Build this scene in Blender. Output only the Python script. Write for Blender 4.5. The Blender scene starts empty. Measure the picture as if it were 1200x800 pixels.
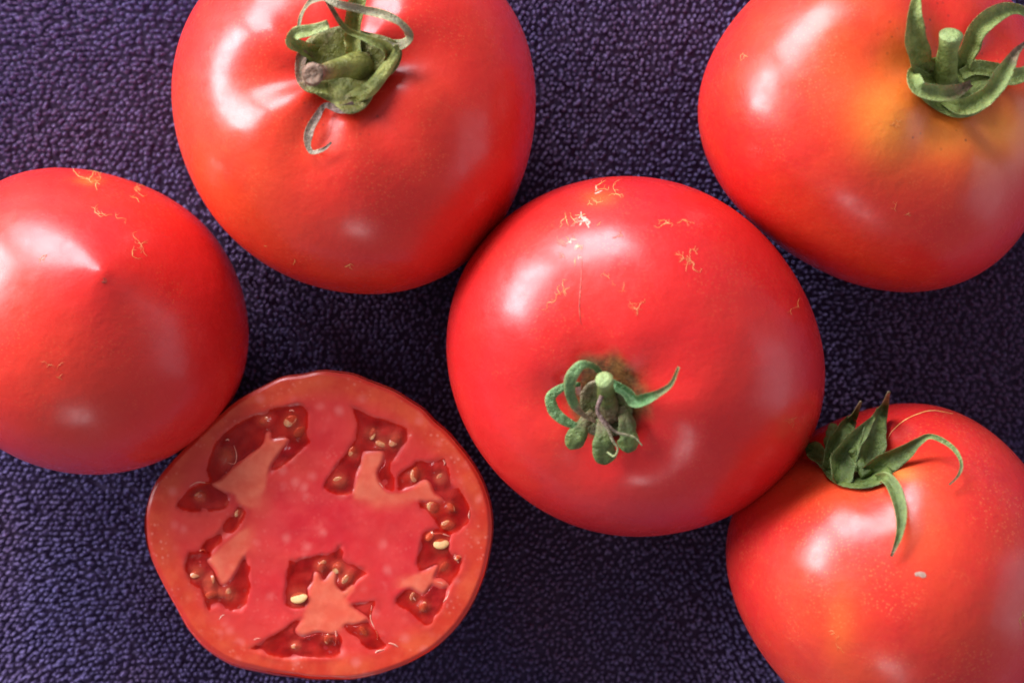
import bpy, math, random
import numpy as np
from mathutils import Vector
from mathutils.bvhtree import BVHTree

rng = np.random.default_rng(11)
random.seed(11)
scene = bpy.context.scene
COL = scene.collection

# ---------------------------------------------------------------- camera
CAM_H = 0.40                       # phone held 40 cm above the towel
KPX = 0.21 / (1200 * 0.37)         # metres per photo pixel per metre of depth
cam_data = bpy.data.cameras.new("camera")
cam_data.sensor_width = 36
cam_data.sensor_fit = 'HORIZONTAL'
cam_data.lens = 36 / (1200 * KPX)
cam_data.clip_start = 0.01
cam_data.clip_end = 20
cam_data.dof.use_dof = True
cam_data.dof.focus_distance = 0.355
cam_data.dof.aperture_fstop = 11
cam = bpy.data.objects.new("camera", cam_data)
cam.location = (0, 0, CAM_H)
COL.objects.link(cam)
scene.camera = cam

# ---------------------------------------------------------------- light and exposure
world = bpy.data.worlds.new("World")
scene.world = world
world.use_nodes = True
world.node_tree.nodes["Background"].inputs["Color"].default_value = (0.88, 0.86, 1.0, 1)
world.node_tree.nodes["Background"].inputs["Strength"].default_value = 0.35


def area_lamp(name, loc, target, sx, sy, watts, color):
    d = bpy.data.lights.new(name, 'AREA')
    d.shape = 'RECTANGLE'
    d.size, d.size_y = sx, sy
    d.energy = watts
    d.color = color
    o = bpy.data.objects.new(name, d)
    o.location = loc
    o.rotation_euler = (Vector(target) - Vector(loc)).to_track_quat('-Z', 'Y').to_euler()
    COL.objects.link(o)
    return o


# two casements of one window at the upper left, a weak opening below, a pale far wall at the right
area_lamp("window_or_wall_lamp", (-0.72, 0.33, 0.34), (0, 0, 0.03), 0.46, 0.28, 12.5, (0.93, 0.92, 1.0))
area_lamp("window_or_wall_lamp", (-0.34, 0.72, 0.40), (0, 0, 0.03), 0.44, 0.36, 12.5, (0.93, 0.92, 1.0))
area_lamp("window_or_wall_lamp", (-0.10, -0.75, 0.42), (0, 0, 0.03), 0.22, 0.18, 0.7, (1.0, 0.93, 0.95))
area_lamp("window_or_wall_lamp", (0.85, -0.12, 0.28), (0, 0, 0.03), 0.60, 0.50, 1.4, (0.86, 0.82, 1.0))  # stands in for light reflected off the unseen pale wall, not a window

vs = scene.view_settings
vs.view_transform = 'Standard'
vs.look = 'None'
vs.exposure = 0.0
vs.gamma = 1.0
vs.use_curve_mapping = False
scene.render.engine = 'CYCLES'
scene.cycles.use_denoising = True
scene.cycles.filter_width = 1.6
scene.cycles.max_bounces = 8
scene.cycles.transparent_max_bounces = 12
scene.cycles.caustics_reflective = False
scene.cycles.caustics_refractive = False


# ---------------------------------------------------------------- helpers
def at(px, py, z):
    """point at height z seen at photo pixel (px, py)"""
    return np.array([(px - 600) * KPX * (CAM_H - z), -(py - 400) * KPX * (CAM_H - z), z])


def topx(v):
    d = KPX * (CAM_H - v[..., 2])
    return np.stack([v[..., 0] / d + 600, -v[..., 1] / d + 400], -1)


def empty(name, loc):
    o = bpy.data.objects.new(name, None)
    o.empty_display_size = 0.01
    o.location = tuple(loc)
    COL.objects.link(o)
    o["_o"] = [float(c) for c in loc]
    return o


def tag(o, label=None, cat=None, group=None, kind=None):
    if label: o["label"] = label
    if cat: o["category"] = cat
    if group: o["group"] = group
    if kind: o["kind"] = kind
    return o


ORIGIN = {}


def build(name, verts, faces, mat, parent=None, attrs=None, smooth=True):
    """links ONE mesh object; verts are world coordinates"""
    verts = np.asarray(verts, dtype=np.float64)
    base = np.array(ORIGIN.get(parent.name, (0, 0, 0))) if parent else np.zeros(3)
    me = bpy.data.meshes.new(name)
    if isinstance(faces, np.ndarray):
        nf, k = faces.shape
        me.vertices.add(len(verts))
        me.vertices.foreach_set("co", (verts - base).astype(np.float32).ravel())
        me.loops.add(nf * k)
        me.loops.foreach_set("vertex_index", faces.astype(np.int32).ravel())
        me.polygons.add(nf)
        me.polygons.foreach_set("loop_start", np.arange(0, nf * k, k, dtype=np.int32))
        me.update(calc_edges=True)
        me.validate()
    else:
        me.from_pydata([tuple(v) for v in (verts - base)], [], faces)
        me.update()
    me.polygons.foreach_set("use_smooth", np.full(len(me.polygons), smooth, dtype=bool))
    for an, av in (attrs or {}).items():
        a = me.attributes.new(an, 'FLOAT', 'POINT')
        a.data.foreach_set("value", np.asarray(av, dtype=np.float32))
    me.materials.append(mat)
    o = bpy.data.objects.new(name, me)
    COL.objects.link(o)
    if parent:
        o.parent = parent
        ORIGIN[o.name] = base
    return o


def thing(name, loc, label, cat, group=None):
    o = bpy.data.objects.new(name, None)
    o.empty_display_size = 0.01
    o.location = tuple(loc)
    COL.objects.link(o)
    ORIGIN[o.name] = np.array(loc, dtype=float)
    return tag(o, label, cat, group)


def sstep(a, b, x):
    t = np.clip((x - a) / (b - a), 0, 1)
    return t * t * (3 - 2 * t)


def catmull(pts, n):
    """smooth curve through pts (any dimension), n samples"""
    p = np.asarray(pts, float)
    p = np.vstack([2 * p[0] - p[1], p, 2 * p[-1] - p[-2]])
    m = len(p) - 3
    out = []
    for s in np.linspace(0, m - 1e-6, n):
        i = int(s); t = s - i
        a, b, c, d = p[i], p[i + 1], p[i + 2], p[i + 3]
        out.append(0.5 * (2 * b + (c - a) * t + (2 * a - 5 * b + 4 * c - d) * t * t + (3 * b - a - 3 * c + d) * t ** 3))
    return np.array(out)


class Noise:
    """cheap smooth 3-D noise: a sum of random sines"""
    def __init__(self, scale, n=14, seed=0):
        r = np.random.default_rng(seed)
        d = r.normal(size=(n, 3)); d /= np.linalg.norm(d, axis=1)[:, None]
        self.k = d * (scale * r.uniform(0.6, 1.6, n))[:, None]
        self.p = r.uniform(0, 6.28, n)
        self.n = n

    def __call__(self, v):
        return np.sin(v @ self.k.T + self.p).sum(-1) / math.sqrt(self.n)


# ---------------------------------------------------------------- materials
class Mat:
    def __init__(self, name):
        self.m = bpy.data.materials.new(name)
        self.m.use_nodes = True
        self.t = self.m.node_tree
        self.b = self.t.nodes["Principled BSDF"]
        self.co = self.node("ShaderNodeTexCoord").outputs["Object"]

    def node(self, kind, **kw):
        n = self.t.nodes.new(kind)
        for k, v in kw.items():
            setattr(n, k, v)
        return n

    def link(self, a, b):
        self.t.links.new(a, b)

    def put(self, sock, v):
        if isinstance(v, bpy.types.NodeSocket):
            self.link(v, sock)
        elif isinstance(v, tuple) and len(v) == 3 and sock.type == 'RGBA':
            sock.default_value = (*v, 1)
        else:
            sock.default_value = v

    def set(self, **kw):
        for k, v in kw.items():
            self.put(self.b.inputs[k.replace("_", " ")], v)

    def noise(self, scale, detail=3, rough=0.5, dist=0.0):
        n = self.node("ShaderNodeTexNoise")
        self.link(self.co, n.inputs["Vector"])
        n.inputs["Scale"].default_value = scale
        n.inputs["Detail"].default_value = detail
        n.inputs["Roughness"].default_value = rough
        n.inputs["Distortion"].default_value = dist
        return n.outputs["Fac"]

    def voronoi(self, scale, feature='F1', rnd=1.0):
        n = self.node("ShaderNodeTexVoronoi", feature=feature)
        self.link(self.co, n.inputs["Vector"])
        n.inputs["Scale"].default_value = scale
        n.inputs["Randomness"].default_value = rnd
        return n.outputs["Distance"]

    def attr(self, name):
        return self.node("ShaderNodeAttribute", attribute_name=name).outputs["Fac"]

    def ramp(self, x, a, b, lo=0.0, hi=1.0):
        n = self.node("ShaderNodeMapRange", interpolation_type='SMOOTHSTEP')
        self.put(n.inputs[0], x)
        n.inputs[1].default_value = a; n.inputs[2].default_value = b
        n.inputs[3].default_value = lo; n.inputs[4].default_value = hi
        return n.outputs[0]

    def math(self, op, a, b=0.0):
        n = self.node("ShaderNodeMath", operation=op)
        self.put(n.inputs[0], a); self.put(n.inputs[1], b)
        return n.outputs[0]

    def mix(self, f, a, b):
        n = self.node("ShaderNodeMix", data_type='RGBA')
        self.put(n.inputs[0], f); self.put(n.inputs[6], a); self.put(n.inputs[7], b)
        return n.outputs[2]

    def bump(self, h, strength, dist):
        n = self.node("ShaderNodeBump")
        self.put(n.inputs["Height"], h)
        n.inputs["Strength"].default_value = strength
        n.inputs["Distance"].default_value = dist
        self.link(n.outputs[0], self.b.inputs["Normal"])


def skin_material(name, red, orange, grain=0.25):
    m = Mat(name)
    blotch = m.ramp(m.noise(38, 3, 0.55), 0.40, 0.72)
    c = m.mix(m.math('MULTIPLY', blotch, 0.30), red, orange)
    c = m.mix(m.attr("orange"), c, orange)
    c = m.mix(m.attr("yellow"), c, (0.86, 0.30, 0.035))
    deep = (red[0] * 0.78, red[1] * 0.5, red[2] * 0.9)
    c = m.mix(m.math('MULTIPLY', m.ramp(m.noise(70, 4, 0.6), 0.50, 0.75), 0.35), c, deep)
    # fine pale lenticels under the skin
    dots = m.ramp(m.voronoi(1500), 0.14, 0.36, 1, 0)
    dots = m.math('MULTIPLY', dots, m.ramp(m.noise(110, 2), 0.42, 0.66))
    c = m.mix(m.math('MULTIPLY', dots, grain), c, (0.90, 0.30, 0.10))
    mott = m.ramp(m.noise(900, 2, 0.6), 0.42, 0.68)
    c = m.mix(m.math('MULTIPLY', mott, grain * 0.45), c, orange)
    cork = m.attr("cork")
    corkc = m.mix(m.ramp(m.noise(700, 4, 0.7), 0.35, 0.65), (0.11, 0.045, 0.012), (0.26, 0.11, 0.03))
    cork = m.math('MULTIPLY', cork, m.ramp(m.noise(420, 3, 0.7), 0.18, 0.5, 0.55, 1.0))
    c = m.mix(cork, c, corkc)
    # small dark soil specks near the stem
    sp = m.math('MULTIPLY', m.ramp(m.voronoi(520), 0.10, 0.2, 1, 0), m.attr("speck"))
    c = m.mix(m.math('MULTIPLY', sp, 0.8), c, (0.10, 0.02, 0.015))
    m.set(Base_Color=c, Specular_IOR_Level=0.22, IOR=1.42, Coat_Weight=0.75, Coat_IOR=1.42)
    m.set(Coat_Roughness=m.ramp(m.noise(260, 5, 0.65), 0.3, 0.7, 0.19, 0.32))
    m.set(Roughness=m.math('ADD', m.ramp(m.noise(160, 4, 0.6), 0.3, 0.7, 0.40, 0.52), m.math('MULTIPLY', cork, 0.4)))
    m.set(Subsurface_Weight=0.22, Subsurface_Scale=0.004)
    m.b.inputs["Subsurface Radius"].default_value = (1.0, 0.22, 0.12)
    h = m.math('ADD', m.math('MULTIPLY', m.noise(120, 4, 0.55), 2.4), m.math('MULTIPLY', m.noise(1200, 2, 0.5), 0.14))
    h = m.math('ADD', h, m.math('MULTIPLY', m.math('MULTIPLY', cork, m.noise(900, 3, 0.7)), 0.9))
    m.bump(h, 0.30, 0.0006)
    return m.m


def leaf_material(name, green, pale, dry, rough=0.5):
    m = Mat(name)
    c = m.mix(m.ramp(m.noise(260, 4, 0.6), 0.38, 0.66), green, pale)
    d = m.attr("dry")
    d = m.math('ADD', d, m.math('MULTIPLY', m.math('SUBTRACT', m.noise(420, 4, 0.7), 0.5), m.math('MULTIPLY', d, 1.3)))
    d = m.ramp(d, 0.25, 0.75)
    dc = m.mix(m.ramp(m.noise(800, 3, 0.7), 0.4, 0.65), dry, (dry[0] * 2.1 + .03, dry[1] * 2.1 + .03, dry[2] * 2.3 + .03))
    c = m.mix(d, c, dc)
    c = m.mix(m.math('MULTIPLY', m.attr("bloom"), 0.6), c, (0.40, 0.53, 0.20))
    m.set(Base_Color=c, Roughness=rough, Specular_IOR_Level=0.45, Subsurface_Weight=0.1, Subsurface_Scale=0.001)
    m.bump(m.math('ADD', m.noise(900, 4, 0.65), m.math('MULTIPLY', m.noise(350, 3), 1.0)), 0.8, 0.0010)
    return m.m


def plain(name, c1, c2, scale, rough, bump=0.3, dist=0.0003, sss=0.0, spec=0.5):
    m = Mat(name)
    m.set(Base_Color=m.mix(m.ramp(m.noise(scale, 4, 0.6), 0.35, 0.66), c1, c2), Roughness=rough, Specular_IOR_Level=spec)
    if sss:
        m.set(Subsurface_Weight=sss, Subsurface_Scale=0.002)
    m.bump(m.noise(scale * 2, 3, 0.6), bump, dist)
    return m.m


# ---------------------------------------------------------------- towel
towel_nz = Noise(38, 12, 5)


def towel_z(x, y):
    return 0.0007 * towel_nz(np.stack([x, y, np.zeros_like(x)], -1))


def towel_material(name, c1, c2):
    m = Mat(name)
    c = m.mix(m.ramp(m.noise(16, 3, 0.5), 0.38, 0.62), c1, c2)
    c = m.mix(m.math('MULTIPLY', m.ramp(m.noise(1100, 2, 0.6), 0.4, 0.7), 0.5), c, (c1[0] * 1.9, c1[1] * 1.9, c1[2] * 1.7))
    m.set(Base_Color=c, Roughness=0.75, Specular_IOR_Level=0.35, Sheen_Weight=0.5, Sheen_Roughness=0.4)
    m.put(m.b.inputs["Sheen Tint"], (0.75, 0.70, 1.0))
    return m.m


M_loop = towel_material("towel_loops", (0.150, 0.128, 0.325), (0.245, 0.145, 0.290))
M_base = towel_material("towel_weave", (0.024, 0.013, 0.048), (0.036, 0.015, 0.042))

# ---------------------------------------------------------------- whole tomatoes
TOWEL_TOP = 0.0016


def outline_fn(center, pts, harm=5, reg=2e-3):
    """periodic smooth radius (pixels) round a centre pixel, fitted to outline points"""
    c = np.array(center, float)
    d = np.array(pts, float) - c
    th = np.arctan2(-d[:, 1], d[:, 0]); r = np.hypot(d[:, 0], d[:, 1])

    def basis(t):
        t = np.asarray(t)
        cols = [np.ones_like(t)]
        for k in range(1, harm + 1):
            cols += [np.cos(k * t), np.sin(k * t)]
        return np.stack(cols, -1)
    A = basis(th)
    w = np.array([0.0] + [k ** 2 for k in range(1, harm + 1) for _ in (0, 1)]) * reg * len(pts)
    coef = np.linalg.solve(A.T @ A + np.diag(w), A.T @ r)
    return lambda t: basis(t) @ coef


BODIES = {}


class Tomato:
    NU, NV = 176, 120

    def __init__(self, center, pts, pole, flat, mats, dimple=0.0045, dimple_w=0.011, lobes=5, lobe_amp=0.012,
                 pleat=0.0006, phase=0.0, nipple=0.0, seed=0, pole_pull=0.93, square=0.92, spots=(), yellow=(), cork=None, speck=()):
        R = outline_fn(center, pts)
        rmean = float(np.mean(R(np.linspace(0, 2 * np.pi, 90))))
        zc = 0.032
        a = rmean * KPX * (CAM_H - zc)
        b = a * flat
        t = np.linspace(0.012, np.pi - 0.012, self.NV)
        u = np.linspace(0, 2 * np.pi, self.NU, endpoint=False)
        T, U = np.meshgrid(t, u, indexing='ij')
        sn, cs = np.sin(T), np.cos(T)
        rho = a * np.abs(sn) ** square
        z = b * np.sign(cs) * np.abs(cs) ** square
        wob = 0.35 * np.sin(U * (lobes - 2) + phase * 1.7 + 1.0)
        lob = np.cos(lobes * U + phase) + wob
        shoulder = np.exp(-((T - 0.75) / 0.55) ** 2)
        rho = rho * (1 + lobe_amp * lob * shoulder)
        top = cs > 0
        z = z - np.where(top, dimple * np.exp(-(rho / dimple_w) ** 2), 0)
        z = z + np.where(top, pleat * lob * np.exp(-((rho - 0.014) / 0.0095) ** 2), 0)
        if nipple:
            z = z + np.where(top, nipple * (0.06 * np.exp(-(rho / 0.0016) ** 2) + 1.0 * np.exp(-(np.sqrt(rho ** 2 + 0.0032 ** 2) / 0.013))), 0)
        else:
            z = z + np.where(~top, 0.0015 * np.exp(-(rho / 0.008) ** 2), 0)
        loc = np.stack([rho * np.cos(U), rho * np.sin(U), z], -1).reshape(-1, 3)
        loc = np.vstack([loc, [0, 0, loc[:self.NU, 2].mean()], [0, 0, loc[-self.NU:, 2].mean()]])
        nz = Noise(75, 10, seed)
        loc = loc * (1 + 0.0075 * nz(loc))[:, None]
        # axis so that the visible pole sits at its pixel
        for _ in range(4):
            c = at(*center, zc)
            p = at(*pole, zc + 0.7 * b)
            off = (p - c)[:2]
            s = min(np.hypot(*off) / (b * pole_pull), 0.96)
            ax = np.array([*(off / np.hypot(*off) * s), math.sqrt(1 - s * s)])
            q = Vector((0, 0, 1)).rotation_difference(Vector(ax)).to_matrix()
            w = loc @ np.array(q).T
            zc = TOWEL_TOP - w[:, 2].min() - 0.0004
        c = at(*center, zc)
        w = w + c
        # bring the silhouette onto the outline
        nb = 72
        angs = (np.arange(nb) + 0.5) / nb * 2 * np.pi - np.pi
        for it in range(5):
            px = topx(w) - np.array(center)
            th = np.arctan2(-px[:, 1], px[:, 0]); r = np.hypot(px[:, 0], px[:, 1])
            mx = np.zeros(nb)
            np.maximum.at(mx, ((th + np.pi) / (2 * np.pi) * nb).astype(int) % nb, r)
            ratio = R(angs) / mx
            ratio = np.convolve(np.concatenate([ratio[-2:], ratio, ratio[:2]]), [.1, .2, .4, .2, .1], 'valid')
            d = w[:, :2] - c[:2]
            tw = np.arctan2(d[:, 1], d[:, 0]); rw = np.hypot(d[:, 0], d[:, 1])
            f = np.interp(tw, np.concatenate([angs[-1:] - 2 * np.pi, angs, angs[:1] + 2 * np.pi]),
                          np.concatenate([ratio[-1:], ratio, ratio[:1]]))
            f = 1 + (f - 1) * sstep(0.1 * a, 0.85 * a, rw)
            w[:, :2] = c[:2] + d * f[:, None]
        self.c, self.w, self.axis, self.a = c, w, ax, a
        NU, NV = self.NU, self.NV
        i = np.arange(NV - 1)[:, None] * NU; j = np.arange(NU)[None, :]; j2 = (j + 1) % NU
        quads = np.stack([i + j, i + NU + j, i + NU + j2, i + j2], -1).reshape(-1, 4)
        n0 = NU * NV
        fan = [(n0, k, (k + 1) % NU) for k in range(NU)]
        last = (NV - 1) * NU
        fan += [(n0 + 1, last + (k + 1) % NU, last + k) for k in range(NU)]
        self.faces = [tuple(int(x) for x in qd) for qd in quads] + fan
        self.bvh = BVHTree.FromPolygons([Vector(v) for v in w], self.faces)
        px = topx(w)
        up = (w[:, 2] > c[2] - 0.006).astype(float)
        gz = Noise(170, 12, seed + 50)

        def spotmap(lst):
            out = np.zeros(len(w))
            for (x, y, rx, ry, k) in lst:
                q = np.hypot((px[:, 0] - x) / rx, (px[:, 1] - y) / ry) + 0.16 * gz(w)
                out = np.maximum(out, k * np.exp(-q ** 2) * up)
            return out
        tc = np.zeros(len(w))
        if cork:
            q = np.hypot((px[:, 0] - cork[0]) / cork[2], (px[:, 1] - cork[1]) / cork[3]) + 0.10 * Noise(700, 14, seed + 9)(w)
            tc = sstep(1.15, 0.8, q) * up
        self.attrs = dict(orange=spotmap(spots), yellow=spotmap(yellow), cork=tc, speck=spotmap(speck))

    def hit(self, px, py):
        """the surface point seen at a photo pixel, and its normal"""
        o = Vector((0, 0, CAM_H))
        d = (Vector(at(px, py, 0.0)) - o).normalized()
        loc, n, _, _ = self.bvh.ray_cast(o, d)
        if loc is None:
            loc, n, _, _ = self.bvh.find_nearest(Vector(at(px, py, self.c[2])))
        if n.dot(d) > 0: n = -n
        return np.array(loc), np.array(n)

    def above(self, px, py, h):
        """h metres out from the surface, still in line with the pixel"""
        o = np.array([0, 0, CAM_H])
        d = at(px, py, 0.0) - o
        d = d / np.linalg.norm(d)
        res = self.bvh.ray_cast(Vector(o), Vector(d))
        if res[0] is None:
            near, n, _, _ = self.bvh.find_nearest(Vector(at(px, py, self.c[2] + 0.01)))
            z = near.z + h
            return at(px, py, z)
        p = np.array(res[0])
        return p - d * h


def make_tomato(tm, label, mat):
    base = np.array([tm.c[0], tm.c[1], 0.0012])
    root = thing("tomato", base, label, "tomato", "whole tomatoes resting on the towel")
    tm.root = root
    tm.body = build("fruit_body", tm.w, tm.faces, mat, root, tm.attrs)
    return root


def ribbon(name, pts, widths, mat, parent, cup=0.25, thick=0.0003, n=30, m=11, dry=None, bloom=None, up=(0, 0, 1), twist=None, wav=0.0, seed=1, tipround=False):
    """a sepal: a thick leaf blade along a 3-D path; up = the way its face looks"""
    P = catmull(pts, n)
    W = np.interp(np.linspace(0, 1, n), np.linspace(0, 1, len(widths)), widths)
    W = np.convolve(np.pad(W, 2, mode='edge'), [.1, .2, .4, .2, .1], 'valid')
    if tipround:
        s = np.linspace(0, 1, n)
        W = W * np.sqrt(np.clip(1 - np.clip((s - 0.76) / 0.245, 0, 1) ** 2, 0.01, 1))
    Tn = np.gradient(P, axis=0); Tn /= np.linalg.norm(Tn, axis=1)[:, None] + 1e-12
    U = np.tile(np.array(up, float), (n, 1))
    side = np.cross(Tn, U); ln = np.linalg.norm(side, axis=1)
    for k in range(n):
        if ln[k] < 0.15:
            side[k] = side[k - 1] if k else np.array([1, 0, 0])
        else:
            side[k] /= ln[k]
        if k and side[k] @ side[k - 1] < 0:
            side[k] = -side[k]
    N = np.cross(side, Tn)
    if twist is not None:
        tw = np.interp(np.linspace(0, 1, n), np.linspace(0, 1, len(twist)), twist)
        c, s = np.cos(tw)[:, None], np.sin(tw)[:, None]
        side, N = side * c + N * s, N * c - side * s
    r = np.random.default_rng(seed)
    wob = catmull(r.normal(size=(8, 1)), n)[:, 0] * wav
    wob2 = catmull(r.normal(size=(10, 1)), n)[:, 0] * wav
    crn = Noise(520, 12, seed + 70); crw = Noise(260, 10, seed + 90)
    W = W * (1 + (0.10 + 0.12 * wav) * crw(P))
    sera = catmull(r.normal(size=(max(4, n // 3), 2)), n)
    verts, dr, bl = [], [], []
    dryp = np.interp(np.linspace(0, 1, n), np.linspace(0, 1, len(dry)), dry) if dry is not None else np.zeros(n)
    blp = np.interp(np.linspace(0, 1, n), np.linspace(0, 1, len(bloom)), bloom) if bloom is not None else np.zeros(n)
    for lay in (1, -1):
        for k in range(n):
            for q in np.linspace(-1, 1, m):
                edge = wob[k] * q if q > 0 else wob2[k] * q
                th = thick * (1 - 0.6 * abs(q))
                rib = -0.07 * W[k] * math.exp(-(q / 0.16) ** 2) + 0.018 * W[k] * math.cos(q * 11)
                p = P[k] + side[k] * (q * W[k] / 2 * (1 + 0.15 * wob[k] + 0.08 * abs(q) * sera[k, int(q > 0)])) + N[k] * (cup * W[k] * (q * q - 0.3) + edge * W[k] * 0.3 + rib + lay * th / 2)
                p = p + N[k] * (W[k] * (0.05 + 0.08 * wav) * float(crn(p[None])[0]))
                verts.append(p); dr.append(dryp[k]); bl.append(blp[k] * (0.35 + 0.65 * abs(q)) + 0.40 * abs(q) ** 5 * (1 - dryp[k]) + 0.18 * math.exp(-(q / 0.13) ** 2))
    faces = []
    off = n * m
    for k in range(n - 1):
        for q in range(m - 1):
            a = k * m + q
            faces.append((a, a + 1, a + m + 1, a + m))
            faces.append((off + a, off + a + m, off + a + m + 1, off + a + 1))
        a = k * m
        faces.append((a, a + m, off + a + m, off + a))
        a = k * m + m - 1
        faces.append((a, off + a, off + a + m, a + m))
    for k in (0, n - 1):
        for q in range(m - 1):
            a = k * m + q
            f = (a, off + a, off + a + 1, a + 1)
            faces.append(f if k == 0 else f[::-1])
    return build(name, verts, faces, mat, parent, dict(dry=dr, bloom=bl))


def tube(name, pts, radii, mat, parent, n=20, m=10, dry=None, bloom=None, lump=0.0, seed=3, cap=True, hollow=0.0):
    P = catmull(pts, n)
    R = np.interp(np.linspace(0, 1, n), np.linspace(0, 1, len(radii)), radii)
    Tn = np.gradient(P, axis=0); Tn /= np.linalg.norm(Tn, axis=1)[:, None] + 1e-12
    ref = np.array([0.3, 0.9, 0.1]) if abs(Tn[0] @ np.array([0.3, 0.9, 0.1])) < 0.8 else np.array([1, 0, 0.2])
    r = np.random.default_rng(seed)
    nz = Noise(700, 10, seed)
    verts, dr, bl = [], [], []
    s = np.linspace(0, 1, n)
    dryp = np.interp(s, np.linspace(0, 1, len(dry)), dry) if dry is not None else np.zeros(n)
    blp = np.interp(s, np.linspace(0, 1, len(bloom)), bloom) if bloom is not None else np.zeros(n)
    for k in range(n):
        a = np.cross(Tn[k], ref); a /= np.linalg.norm(a); b = np.cross(Tn[k], a)
        for q in range(m):
            an = 2 * np.pi * q / m
            d = math.cos(an) * a + math.sin(an) * b
            p = P[k] + d * R[k]
            p = P[k] + d * R[k] * (1 + lump * float(nz(p[None])[0]))
            verts.append(p); dr.append(dryp[k]); bl.append(blp[k])
    faces = [(k * m + q, k * m + (q + 1) % m, (k + 1) * m + (q + 1) % m, (k + 1) * m + q) for k in range(n - 1) for q in range(m)]
    if cap:
        # end rings, then a sunken or domed centre
        for k, sg in ((0, -1), (n - 1, 1)):
            ring = [k * m + q for q in range(m)]
            inner = []
            for q in range(m):
                p = P[k] + (np.array(verts[ring[q]]) - P[k]) * 0.62 + Tn[k] * sg * (R[k] * (0.14 if not hollow else 0.05))
                inner.append(len(verts)); verts.append(p); dr.append(dryp[k]); bl.append(blp[k])
            cen = len(verts)
            verts.append(P[k] + Tn[k] * sg * (R[k] * 0.16 - (hollow * R[k] if sg > 0 else 0))); dr.append(dryp[k]); bl.append(blp[k])
            for q in range(m):
                q2 = (q + 1) % m
                f1 = (ring[q], ring[q2], inner[q2], inner[q]); f2 = (inner[q], inner[q2], cen)
                faces += [f1, f2] if sg > 0 else [f1[::-1], f2[::-1]]
    return build(name, verts, faces, mat, parent, dict(dry=dr, bloom=bl))


def disc(tm, name, outline, center, mat, parent, h_edge, h_mid, dry=0.0, seed=4, rings=9, n=60, thick=0.0006):
    """the fleshy base of a calyx lying in the stem pit"""
    oc = np.array(list(outline) + [outline[0]], float)
    o = catmull(oc, n + 1)[:-1]
    nz = Noise(900, 12, seed)
    top, dr = [], []
    for k in range(rings + 1):
        f = k / rings
        for q in o:
            p = np.array(center) + (q - np.array(center)) * f
            h = h_mid + (h_edge - h_mid) * f ** 2
            w = tm.above(p[0], p[1], h)
            w = w + np.array([0, 0, 0.00035]) * float(nz(w[None])[0])
            top.append(w); dr.append(dry * (0.6 + 0.4 * f))
    top = np.array(top)
    bot = top - np.array([0, 0, thick])
    V = np.vstack([top, bot]); off = len(top)
    faces = []
    for k in range(rings):
        for q in range(n):
            q2 = (q + 1) % n
            a, b, c, d = k * n + q, k * n + q2, (k + 1) * n + q2, (k + 1) * n + q
            faces.append((a, d, c, b)); faces.append((off + a, off + b, off + c, off + d))
    for q in range(n):
        a, b = rings * n + q, rings * n + (q + 1) % n
        faces.append((a, off + a, off + b, b))
    return build(name, V, faces, mat, parent, dict(dry=dr * 2, bloom=np.zeros(len(V))))


def crop(x0, y0, s):
    return lambda x, y: (x0 + x / s, y0 + y / s)


def path(tm, cr, pts):
    """(crop x, crop y, height in mm above the skin) -> 3-D points"""
    return [tm.above(*cr(x, y), h / 1000) for x, y, h in pts]


PXM = KPX * (CAM_H - 0.06)   # metres per photo pixel near the top of a tomato


def wid(s, *w):
    return [x / s * PXM for x in w]


# --- skins
red_warm = skin_material("tomato_skin_warm", (0.62, 0.021, 0.014), (0.68, 0.062, 0.014), 0.18)
red_deep = skin_material("tomato_skin_deep", (0.60, 0.014, 0.015), (0.64, 0.040, 0.016), 0.12)
red_left = skin_material("tomato_skin_rosy", (0.60, 0.016, 0.015), (0.66, 0.052, 0.016), 0.14)
red_orange = skin_material("tomato_skin_orange", (0.62, 0.017, 0.015), (0.70, 0.088, 0.014), 0.2)
red_grainy = skin_material("tomato_skin_grainy", (0.61, 0.017, 0.018), (0.68, 0.076, 0.017), 0.32)

M_leaf_olive = leaf_material("calyx_olive", (0.13, 0.145, 0.022), (0.27, 0.275, 0.055), (0.13, 0.075, 0.04))
M_leaf_mid = leaf_material("calyx_green", (0.115, 0.155, 0.026), (0.25, 0.31, 0.072), (0.12, 0.065, 0.035))
M_leaf_blue = leaf_material("calyx_bluish", (0.036, 0.115, 0.026), (0.11, 0.26, 0.085), (0.16, 0.085, 0.045))
M_leaf_dark = leaf_material("calyx_dark", (0.060, 0.095, 0.016), (0.13, 0.185, 0.038), (0.115, 0.078, 0.034))
M_dry = leaf_material("calyx_withered", (0.20, 0.155, 0.095), (0.38, 0.32, 0.23), (0.13, 0.08, 0.06), 0.7)
M_scar = plain("corky_scar", (0.76, 0.26, 0.06), (0.86, 0.47, 0.17), 900, 0.5, sss=0.15)
M_pit = plain("pitted_scar", (0.30, 0.03, 0.02), (0.55, 0.10, 0.05), 900, 0.5)
M_grey = plain("grey_blemish", (0.34, 0.20, 0.15), (0.46, 0.30, 0.22), 1400, 0.8)

# --- top left
T1 = Tomato((415, 132),
            [(231, 0), (211, 48), (200, 100), (204, 155), (234, 227), (277, 284), (330, 321), (380, 339), (426, 345), (496, 334),
             (540, 313), (575, 280), (610, 210), (628, 150), (628, 105), (617, 48), (594, 0), (540, -50), (480, -76), (410, -84), (340, -74), (280, -46)],
            (402, 84), 0.80, None, lobes=6, lobe_amp=0.010, pleat=0.0008, phase=2.2, seed=1, dimple=0.005, dimple_w=0.012,
            spots=[(250, 190, 90, 110, 0.7), (330, 160, 60, 50, 0.4), (300, 250, 70, 60, 0.35)], speck=[(400, 95, 60, 50, 0.9)],
            cork=(404, 88, 24, 24))
make_tomato(T1, "ribbed red tomato with a withered olive and brown calyx, at the photo's upper left", red_warm)
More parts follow.
